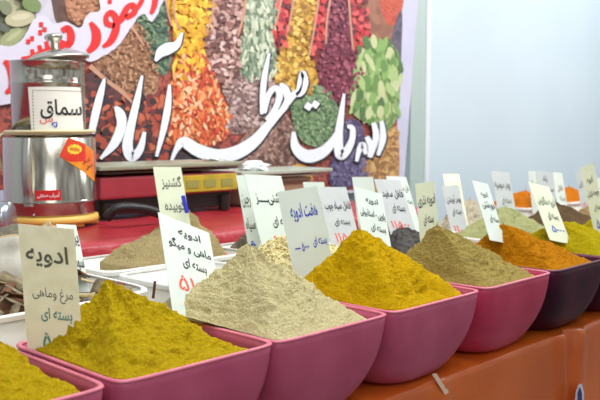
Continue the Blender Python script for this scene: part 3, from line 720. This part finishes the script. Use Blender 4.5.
card(((386, 176), (406, 177), (404, 240)), 1.62, M_card, 'white card leaning behind the greyish peppercorn card',
     [('هل سبز', .5, .95, .12, .26, G_), ('بسته ای', .55, .95, .34, .46, G_)])
card(((415, 184), (434, 181), (421, 250)), 1.16, M_cardc, 'pale cream card with two black lines behind the olive beige tip',
     [('ادویه نذری', .08, .96, .18, .38, K), ('بسته ای', .28, .80, .48, .66, K), ('۵۰۰۰', .2, .8, .80, .88, G_)])
card(((441, 186), (458, 185), (453, 240)), 1.60, M_cardg, 'greyish card with red figures right of the pale cream card, before the greyish cream heap',
     [('پودر آویشن', .14, .96, .18, .36, K), ('بسته ای', .3, .84, .42, .58, K), ('۱۱۰۰', .2, .84, .74, .92, RD)])
card(((443, 174), (459, 174), (453, 232)), 1.66, M_cardy, 'yellowish card rising behind the greyish card before the cream heap',
     [('زیره سبز', .2, .9, .16, .34, G_)])
card(((472, 180), (488, 184), (490, 240)), 1.16, M_card, 'tilted white card with three short black lines behind the orange brown tip',
     [('ادویه', .3, .72, .16, .28, K), ('خورشتی', .18, .98, .32, .48, K), ('بسته ای', .4, .96, .56, .70, K)])
card(((491, 171), (509, 172), (500, 224)), 1.52, M_cardg, 'grey translucent looking card in the pale green heap',
     [('پودر سوسیه', .08, .92, .2, .38, G_), ('بسته ای', .32, .84, .48, .64, G_)])
card(((528, 182), (549, 187), (550, 240)), 1.16, M_cardc, 'pale yellow tilted card with blue figures in the mossy yellow heap',
     [('ادویه ماکارونی', .10, .94, .22, .40, G_), ('بسته ای', .34, .84, .48, .64, K), ('۵۰۰۰', .3, .9, .72, .84, BL)])
card(((536, 171), (553, 172), (541, 218)), 1.55, M_cardg, 'grey card behind the pale yellow tilted card',
     [('زرشک', .35, .62, .08, .24, K), ('بسته ای ویژه', .08, .92, .32, .46, K)])
card(((528, 171), (540, 171), (533, 215)), 1.80, M_card, 'white card left behind the grey card, by the bright orange heap',
     [('سماق', .1, .6, .2, .4, G_)])
card(((552, 172), (562, 173), (560, 222)), 1.83, M_card, 'narrow white card leaning right behind the grey card',
     [('فلفل', .3, .8, .25, .4, G_), ('بسته', .35, .9, .48, .6, G_)])
card(((580, 168), (593, 163), (595, 236)), 1.16, M_cardc, 'pale cream tilted card with blue figures near the right photo edge',
     [('ادویه', .3, .72, .16, .28, K), ('جوجه کباب', .1, .96, .36, .48, K), ('بسته ای', .38, .86, .58, .68, K), ('۵۰۰۰', .3, .96, .78, .92, BL)])
card(((575, 172), (583, 171), (584, 222)), 1.52, M_cardg, 'narrow grey card half hidden behind the pale cream card at the right edge',
     [('۱۱۰', .3, .9, .62, .76, RD), ('کاری', .2, .7, .2, .34, K)])
card(((597, 178), (614, 178), (602, 226)), 1.50, M_card, 'white card cut by the right photo edge', [('هل', .3, .7, .2, .4, K)])

# ------------------------------------------------------------------ grinder
gp = at_y(51.5, 225, 2.16); gp.z = TIER
GR = .127
GF = Vector((gp.x, gp.y, 0)).normalized(); GS = Vector((GF.y, -GF.x, 0))
gr = empty('spice_grinder', gp); tag(gr, 'polished steel spice grinder with tilted lid and red stickers on the red table', 'grinder')
def gz(py): return (at_y(50, py, gp.y - .095).z) - TIER
zb0, zb1, zt0, zt1 = gz(217), gz(137), gz(134), gz(60)
lathe('base_ring', [(GR - .03, zb0 - .022), (GR + .004, zb0 - .022), (GR + .006, zb0 - .014), (GR + .004, zb0 - .002), (GR - .01, zb0), (GR - .03, zb0)], M_yel, gr)
for a in (-20, 100, 220, -75):
    aa = R(a - 10); box_ = (GR - .03) * math.cos(aa), (GR - .03) * math.sin(aa)
    bm = bmesh.new(); bm_box(bm, box_[0] - .026, box_[0] + .026, box_[1] - .026, box_[1] + .026, .001, zb0 - .02, bev=.006); from_bm('foot', bm, M_yel, gr)
zc = gz(203)
lathe('motor_body', [(.001, zb0), (GR - .004, zb0), (GR - .002, zb0 + .004), (GR - .002, zc - .006), (GR + .001, zc - .004), (GR + .003, zc), (GR + .001, zc + .004), (GR, zc + .006), (GR, zb1 - .004), (GR - .006, zb1), (.001, zb1)], M_steel, gr, 96)
ur = .101
lathe('grinding_drum', [(ur - .01, zb1), (ur, zb1 + .003), (ur, gz(84)), (ur + .002, gz(83)), (ur + .002, gz(81)), (ur, gz(80)), (ur, zt1 - .003), (ur + .003, zt1 - .001), (ur + .002, zt1 + .002), (ur - .004, zt1), (ur - .006, zt1 - .05), (.001, zt1 - .06)], M_steel, gr, 96)
lid = lathe('lid', [(.0, .021), (.03, .02), (.06, .013), (.084, .002), (.091, -.004), (.089, -.008), (.082, -.006), (.03, .004), (.0, .006)], M_brush, gr, 64)
side = RT
lid.location = Vector((0, 0, zt1 + .014)) + RT * .026; lid.rotation_mode = 'QUATERNION'
from mathutils import Quaternion
lid.rotation_quaternion = Quaternion(FH, R(-7.5))
lathe('lid_knob', [(.0, .02), (.012, .02), (.012, .045), (.022, .052), (.026, .058), (.022, .066), (.0, .069)], M_brush, lid, 32)
# curved patches on the drum: angle from screen position across the cylinder
def cyl(r, u, z):      # u = sideways offset from the axis seen from the front, in metres
    f = math.sqrt(max(r * r - u * u, 1e-6)); return GS * u - GF * f + Vector((0, 0, z))
def wrap_poly(name, pts, r, m, lift, parent):
    # pts in (u, z); fill as fine strips
    u0, u1 = min(p[0] for p in pts), max(p[0] for p in pts); vs, fs = [], []; n = 24
    for i in range(n + 1):
        u = u0 + (u1 - u0) * i / n; u = min(max(u, u0 + 1e-5), u1 - 1e-5); zs = []
        for k in range(len(pts)):
            a, b = pts[k], pts[(k + 1) % len(pts)]
            if (a[0] - u) * (b[0] - u) <= 0 and a[0] != b[0]: zs.append(a[1] + (b[1] - a[1]) * (u - a[0]) / (b[0] - a[0]))
        vs += [cyl(r + lift, u * (r + lift) / r, min(zs)), cyl(r + lift, u * (r + lift) / r, max(zs))]
    for i in range(n): fs.append((2 * i, 2 * i + 2, 2 * i + 3, 2 * i + 1))
    return mesh(name, vs, fs, m, parent)
def wrap_text(name, s, u0, u1, z0, z1, r, m, lift, parent, rot=0):
    tv, tf = text_geo(s, .015); vs = []
    cu, cz = (u0 + u1) / 2, (z0 + z1) / 2
    for x, y in tv:
        du, dz = (u1 - u0) * (x - .5), (z1 - z0) * (y - .5)
        vs.append(cyl(r + lift, cu + du * math.cos(rot) - dz * math.sin(rot), cz + du * math.sin(rot) + dz * math.cos(rot)))
    return mesh(name, vs, tf, m, parent)
PXM = 2.26 / (LENS / 36 * 600)       # metres per pixel at the grinder
def U2(px): return (px - 51) * PXM
def gpt(px, py): return (U2(px), gz(py))
sl = wrap_poly('red_label', [gpt(36, 190), gpt(61, 189.5), gpt(61, 200), gpt(36, 200)], GR, M_redlab, .0008, gr)
wrap_text('label_lettering', 'آسیاب صنعتی', U2(38), U2(59.5), gz(198), gz(191.5), GR, M_white, .0016, sl)
st = wrap_poly('orange_sticker', [gpt(69, 137.5), gpt(60, 156), gpt(70, 163), gpt(83, 172), gpt(95.2, 184), gpt(95.2, 152), gpt(84, 143)], GR, M_orlab, .0008, gr)
wrap_poly('red_corner', [gpt(69, 137.5), gpt(60, 156), gpt(70, 162), gpt(86, 162), gpt(86, 144.5)], GR, mat('sticker_red', (216, 48, 40), .4, rgb2=(232, 92, 44), scale=14), .0011, st)
pts = []
for k in range(24):
    a = 2 * math.pi * k / 24; rr = 1 if k % 2 == 0 else .8
    pts.append(gpt(75 + 7.5 * rr * math.cos(a), 149.5 + 5.5 * rr * math.sin(a)))
wrap_poly('yellow_burst', pts, GR, M_star, .0014, st)
wrap_text('label_lettering', 'NEW', U2(70), U2(80), gz(151.5), gz(147.5), GR, M_redlab, .0022, st, R(-8))
wrap_text('label_lettering', 'آسیاب', U2(82), U2(91), gz(164), gz(160), GR, M_ink, .0020, st, R(25))
wrap_text('label_lettering', 'صنعتی', U2(86), U2(94), gz(170), gz(166), GR, M_ink, .0020, st, R(25))
lb = wrap_poly('paper_label', [gpt(32, 87), gpt(84, 86), gpt(85, 130), gpt(33, 132)], ur, M_paper, .0012, gr)
wrap_text('label_lettering', 'سماق', U2(43), U2(84), gz(119), gz(99), ur, M_ink, .0022, lb)
for k in range(16):
    px = 36 + k * 3; wrap_poly('border_dash', [gpt(px, 90), gpt(px + 1.6, 90), gpt(px + 1.6, 90.8), gpt(px, 90.8)], ur, M_inkg, .002, lb)
for k in range(12):
    py = 92 + k * 3.2; wrap_poly('border_dash', [gpt(36, py), gpt(36.9, py), gpt(36.9, py + 1.6), gpt(36, py + 1.6)], ur, M_inkg, .002, lb)
wrap_text('handwritten_mark', '۵', U2(54), U2(60), gz(127), gz(121), ur, M_blue, .0022, lb, R(-40))
wrap_text('handwritten_mark', 'س', U2(42), U2(55), gz(124), gz(118), ur, M_redink, .0022, lb)
wrap_poly('red_sticker', [gpt(71, 84), gpt(75.5, 77), gpt(80, 84)], ur, M_redlab, .0012, gr)
# strap handle
vs, fs = [], []; n = 20
for i in range(n + 1):
    t = i / n; z = gz(138) + (gz(206) - gz(138)) * t; bul = .002 + .012 * math.sin(math.pi * min(t * 1.15, 1)) if t < .87 else .003
    for du, lf in ((-.0125, 0), (.0125, 0), (.0125, -.002), (-.0125, -.002)): vs.append(cyl(GR, U2(30) + du, z) - (GF * math.cos(.4) + GS * math.sin(.4)) * (bul + lf))
for i in range(n):
    for k in range(4): fs.append((i * 4 + k, i * 4 + (k + 1) % 4, i * 4 + 4 + (k + 1) % 4, i * 4 + 4 + k))
mesh('strap_handle', vs, fs, M_brush, gr, True)
for px, py in ((32, 69), (34, 215)):
    bm = bmesh.new(); bmesh.ops.create_uvsphere(bm, u_segments=12, v_segments=8, radius=.004)
    bmesh.ops.translate(bm, verts=bm.verts, vec=cyl(ur if py < 100 else GR, U2(px), gz(py))); from_bm('rivet', bm, M_steel, gr, True)
pts = []
for k in range(60):
    a = k / 26 * 2 * math.pi; rr = ur + .010 + .006 * math.sin(a * .7) + (k / 60) * .012
    pts.append((rr * math.cos(a), rr * math.sin(a), zb1 + .007 + .009 * (k / 60) * 1.2))
q = -RT
for dv in ((.135, -.005, .006), (.15, .0, -.03), (.15, .02, -.07), (.142, .04, -.12)):
    pts.append(q * dv[0] + FH * dv[1] + Vector((0, 0, zb1 + dv[2])))
tube('power_cord', pts, .0045, M_cord, gr, sub=3)

# ------------------------------------------------------------------ weighing scales
def scale_thing(x0, x1, y0, y1, zp, label, full):
    root = empty('weighing_scale', ((x0 + x1) / 2, (y0 + y1) / 2, TIER)); tag(root, label, 'scale')
    hx, hy, h = (x1 - x0) / 2, (y1 - y0) / 2, zp - TIER
    bm = bmesh.new(); bm_box(bm, -hx, hx, -hy, hy, h - .014, h, bev=.004); from_bm('weighing_pan', bm, M_pan if full else M_pan2, root)
    bm = bmesh.new(); bm_box(bm, -hx * .9, hx * .86, -hy * .8, hy * .8, h - .026, h - .020); bm_box(bm, -hx * .6, -hx * .5, -.03, .03, h - .06, h - .014); bm_box(bm, hx * .5, hx * .6, -.03, .03, h - .06, h - .014)
    from_bm('pan_support', bm, M_brown if full else M_pan2, root)
    if full:
        bm = bmesh.new(); bm_box(bm, -hx * .97, hx * .95, -hy * .9, hy * .85, .062, h - .034, bev=.008); from_bm('scale_body', bm, M_body, root)
        bm = bmesh.new(); bm_box(bm, -hx * .94, hx * .90, -hy * .75, hy * .8, .012, .064, bev=.004); from_bm('underside', bm, M_black, root)
        bm = bmesh.new(); bm_box(bm, hx * .08, hx * .94, -hy * .9 - .004, -hy * .9 + .01, .068, h - .040, bev=.003); d = from_bm('display_panel', bm, M_disp, root)
        bm = bmesh.new()
        for k in range(3): bm_box(bm, hx * (.16 + .26 * k), hx * (.34 + .26 * k), -hy * .9 - .006, -hy * .9 - .003, .082, h - .056)
        from_bm('display_window', bm, mat('dull_lcd', (150, 150, 80), .25), d)
        for sx in (-.85, .8):
            for sy in (-.75, .7):
                bm = bmesh.new(); bmesh.ops.create_cone(bm, cap_ends=True, segments=20, radius1=.02, radius2=.022, depth=.05)
                bmesh.ops.translate(bm, verts=bm.verts, vec=(hx * sx, hy * sy, .026)); from_bm('foot', bm, M_black, root, False)
    else:
        bm = bmesh.new(); bm_box(bm, -hx * .9, hx * .6, -hy * .8, hy * .8, .004, h - .03, bev=.006); from_bm('scale_body', bm, mat('tan_scale_body', (150, 124, 98), .5), root)
        bm = bmesh.new(); bm_box(bm, -hx * .5, hx * .5, -hy * .8 - .005, -hy * .8 + .01, .08, h - .05); from_bm('display_panel', bm, M_brown, root)
    return root
YS = 2.12
xl = gp.x + GR + .012; xr2 = at_y(243, 168, YS).x
zp1 = at_y(170, 164, YS).z
scale_thing(xl, xr2, YS, 2.40, zp1, 'maroon weighing scale with yellow display panel beside the steel grinder', True)
xa, xb = xr2 + .03, at_y(333, 172, 2.16).x
zp2 = at_y(290, 170, 2.16).z
scale_thing(xa, xb, 2.16, 2.40, zp2, 'weighing scale with pale green pan, behind the white cards right of the maroon scale', False)
# black flexible spout lying under the maroon scale
p0, p1, p2, p3 = at_z(99, 221, TIER + .03), at_y(118, 200, 1.98), at_y(145, 199, 1.95), at_y(168, 214, 1.95)
p0 = at_y(106, 206, 2.0)
tube('rubber_hose', [Vector((p0.x, p0.y, TIER + .024)), Vector((p1.x, p1.y, TIER + .052)), Vector((p2.x, p2.y, TIER + .046)), Vector((p3.x, p3.y, TIER + .018))], .014, M_black)
tag(bpy.data.objects['rubber_hose'], 'short black hose lying on the red table before the maroon scale', 'hose')
# crumpled tissues on the pans
def crumple(name, p, sx, sy, sz, m, label, cat, seed):
    bm = bmesh.new(); bmesh.ops.create_icosphere(bm, subdivisions=4, radius=1)
    for v in bm.verts:
        n = noise.fractal(v.co * 2.2 + Vector((seed, 0, 0)), 1, 2, 4); c = v.co * (1 + .45 * n)
        v.co = Vector((c.x * sx, c.y * sy, max(c.z, -.35) * sz + .35 * sz))
    o = from_bm(name, bm, m, None, True); o.location = p; tag(o, label, cat)
    return o
q = at_y(216, 162, 2.24); crumple('paper_tissue', (q.x, 2.24, zp1 + .001), .032, .04, .010, M_tissue, 'flat crumpled white tissue on the pan of the maroon scale', 'tissue', 1)
q = at_y(254, 165, 2.24); crumple('paper_tissue', (max(q.x, xa + .06), 2.24, zp2 + .001), .05, .05, .022, M_tissue, 'pointed crumpled white tissue on the pale green scale pan', 'tissue', 5)
q = at_y(186, 203, 1.655)
box('pen', (-.0045, .0045, -.004, .004, -.024, .02), mat('blue_pen_body', (52, 60, 200), .35), bev=.003)
o = bpy.data.objects['pen']; o.location = at_y(184.8, 203.5, 1.575); o.rotation_euler = (R(-10), R(-8), 0); tag(o, 'short blue pen standing in the sandy powder against the cream card', 'pen')

# ------------------------------------------------------------------ left edge: can and sack
cp = at_z(-8, 238, TIER)
can = empty('steel_canister', (cp.x, cp.y + .03, TIER + .046)); tag(can, 'grey steel canister lying on its side left of the grinder', 'canister')
L = .22
c = lathe('canister_body', [(0, -L), (.045, -L), (.0455, -.01), (.0455, .004), (.042, .012), (.03, .016), (0, .017)], mat('grey_steel', (170, 176, 184), .28, metal=.85), can, 48)
c.rotation_mode = 'QUATERNION'; c.rotation_quaternion = Vector((0, 0, 1)).rotation_difference((RT * 1.0 - FH * .05).normalized())
can.location += RT * .05
sp = at_y(2, 262, 1.60)
# sack standing at the back of the bark tub
vs, fs = [], []; n = 48
for j, (r, z) in enumerate(((.05, 0), (.075, .01), (.085, .05), (.08, .085), (.074, .105), (.08, .125), (.074, .128), (.068, .11), (.02, .095))):
    for i in range(n):
        a = 2 * math.pi * i / n; rr = r * (1 + (.17 * noise.noise(Vector((math.cos(a) * 2, math.sin(a) * 2, z * 14))) + .07 * noise.noise(Vector((math.cos(a) * 6, math.sin(a) * 6, z * 25)))) * (1 if j < 7 else .3)); zz = z + (.022 * noise.noise(Vector((math.cos(a) * 1.5, math.sin(a) * 1.5, 4))) if 3 < j < 8 else 0)
        vs.append((rr * math.cos(a), rr * math.sin(a), zz))
for j in range(8):
    for i in range(n): fs.append((j * n + i, j * n + (i + 1) % n, (j + 1) * n + (i + 1) % n, (j + 1) * n + i))
fs.append(tuple(reversed(range(n)))); fs.append(tuple(8 * n + i for i in range(n)))
sx_, sy_ = .82, 1.60
sk = empty('spice_sack', (sx_, sy_, .966)); tag(sk, 'open white sack of grey spice behind the bark tub at the left edge', 'sack')
mesh('sack_body', vs, fs, [M_sack, M_sackin], sk, True, mids=[1 if 5 * n <= i < 7 * n else 0 for i in range(len(fs))])
bm = bmesh.new(); bmesh.ops.create_icosphere(bm, subdivisions=4, radius=1)
for v in bm.verts: v.co = Vector((v.co.x * .06, v.co.y * .06, .108 + v.co.z * .032 + .006 * noise.noise(v.co * 4)))
from_bm('sack_filling', bm, mat('grey_spice', (122, 118, 98), .9, rgb2=(92, 90, 76), scale=50, bump=.5, bscale=120), sk, True)

# ------------------------------------------------------------------ bark pieces
def bark_mesh(k):
    L, W, C = random.uniform(.05, .10), random.uniform(.014, .03), random.uniform(.5, 1.6); vs, fs = [], []; nu, nv = 6, 8
    for s in (1, -1):
        for i in range(nu + 1):
            for j in range(nv + 1):
                a = (j / nv - .5) * 2 * C; x = (i / nu - .5) * L * (1 + .1 * noise.noise(Vector((j, k, 1)))); r = W / 2 / max(C, .5) + s * .0011
                vs.append((x, r * math.sin(a) * 1.2, r * math.cos(a) - W / 2 / max(C, .5) + .002 * noise.noise(Vector((i * .7, j * .5, k)))))
    o1 = (nu + 1) * (nv + 1)
    for i in range(nu):
        for j in range(nv):
            a = i * (nv + 1) + j; fs += [(a, a + 1, a + nv + 2, a + nv + 1), (o1 + a + nv + 1, o1 + a + nv + 2, o1 + a + 1, o1 + a)]
    for i in range(nu):
        a, b = i * (nv + 1), (i + 1) * (nv + 1); fs += [(a, b, o1 + b, o1 + a), (o1 + a + nv, o1 + b + nv, b + nv, a + nv)]
    for j in range(nv): fs += [(j, o1 + j, o1 + j + 1, j + 1), (nu * (nv + 1) + j + 1, o1 + nu * (nv + 1) + j + 1, o1 + nu * (nv + 1) + j, nu * (nv + 1) + j)]
    me = bpy.data.meshes.new('bark_piece'); me.from_pydata(vs, [], fs); me.polygons.foreach_set('use_smooth', [True] * len(me.polygons))
    me.materials.append((M_bark1, M_bark2, M_bark3, M_bark2)[k % 4]); return me
BK = [bark_mesh(k) for k in range(14)]
# loose chips filling the tub below the visible pieces
hb = heap('bark_chips', 'bed of fine bark chips under the bark pieces in the left tub', .6125, 1.4725, .29, .205, TOP + .014, .955, (.0, .10), 1.0, M_bark1, 33, .9, 8, (.97,) * 4, (.004,) * 4, 1.4, 90, 40, .2, cat='bark chips', bowlfill=False)
hb['kind'] = 'stuff'
i = 0
for gx in range(13):
    for gy in range(9):
        x = .355 + gx * .043 + random.uniform(-.018, .018); y = 1.30 + gy * .043 + random.uniform(-.018, .018)
        if x < .44: continue
        if (x - sx_) ** 2 + (y - sy_) ** 2 < .105 ** 2: continue
        o = bpy.data.objects.new('bark_piece', BK[random.randrange(14)]); COL.objects.link(o)
        o.location = (x, y, .985 + (y - 1.3) * .09 + .02 * noise.noise(Vector((x * 9, y * 9, 0))) + random.uniform(-.004, .016))
        o.rotation_euler = (random.uniform(-.7, .7), random.uniform(-.45, .45), random.uniform(0, 6.28)); o.scale = [random.uniform(.8, 1.15)] * 3
        tag(o, 'curled bark piece among the bark filling the left milky tub', 'bark', 'bark pieces in the left tub'); i += 1
a, b = at_y(153, 293, 1.262), at_y(155, 281, 1.262)
tube('bark_stick', [a - Vector((0, 0, .01)), (a + b) / 2 + Vector((.001, 0, 0)), b], .0026, M_bark1)
tag(bpy.data.objects['bark_stick'], 'thin brown bark stick leaning on the rim of the small milky tub', 'stick')
bm = bmesh.new(); bmesh.ops.create_icosphere(bm, subdivisions=3, radius=.0065)
for v in bm.verts: v.co *= 1 + .2 * noise.noise(v.co * 200)
p = at_y(226, 256, 1.46); p = at_y(226, 256, 1.49)
o = from_bm('orange_crumb', bm, M_pumice, None, True); o.location = (p.x, p.y, p.z); tag(o, 'small orange crumb at the right foot of the sandy powder heap', 'crumb')
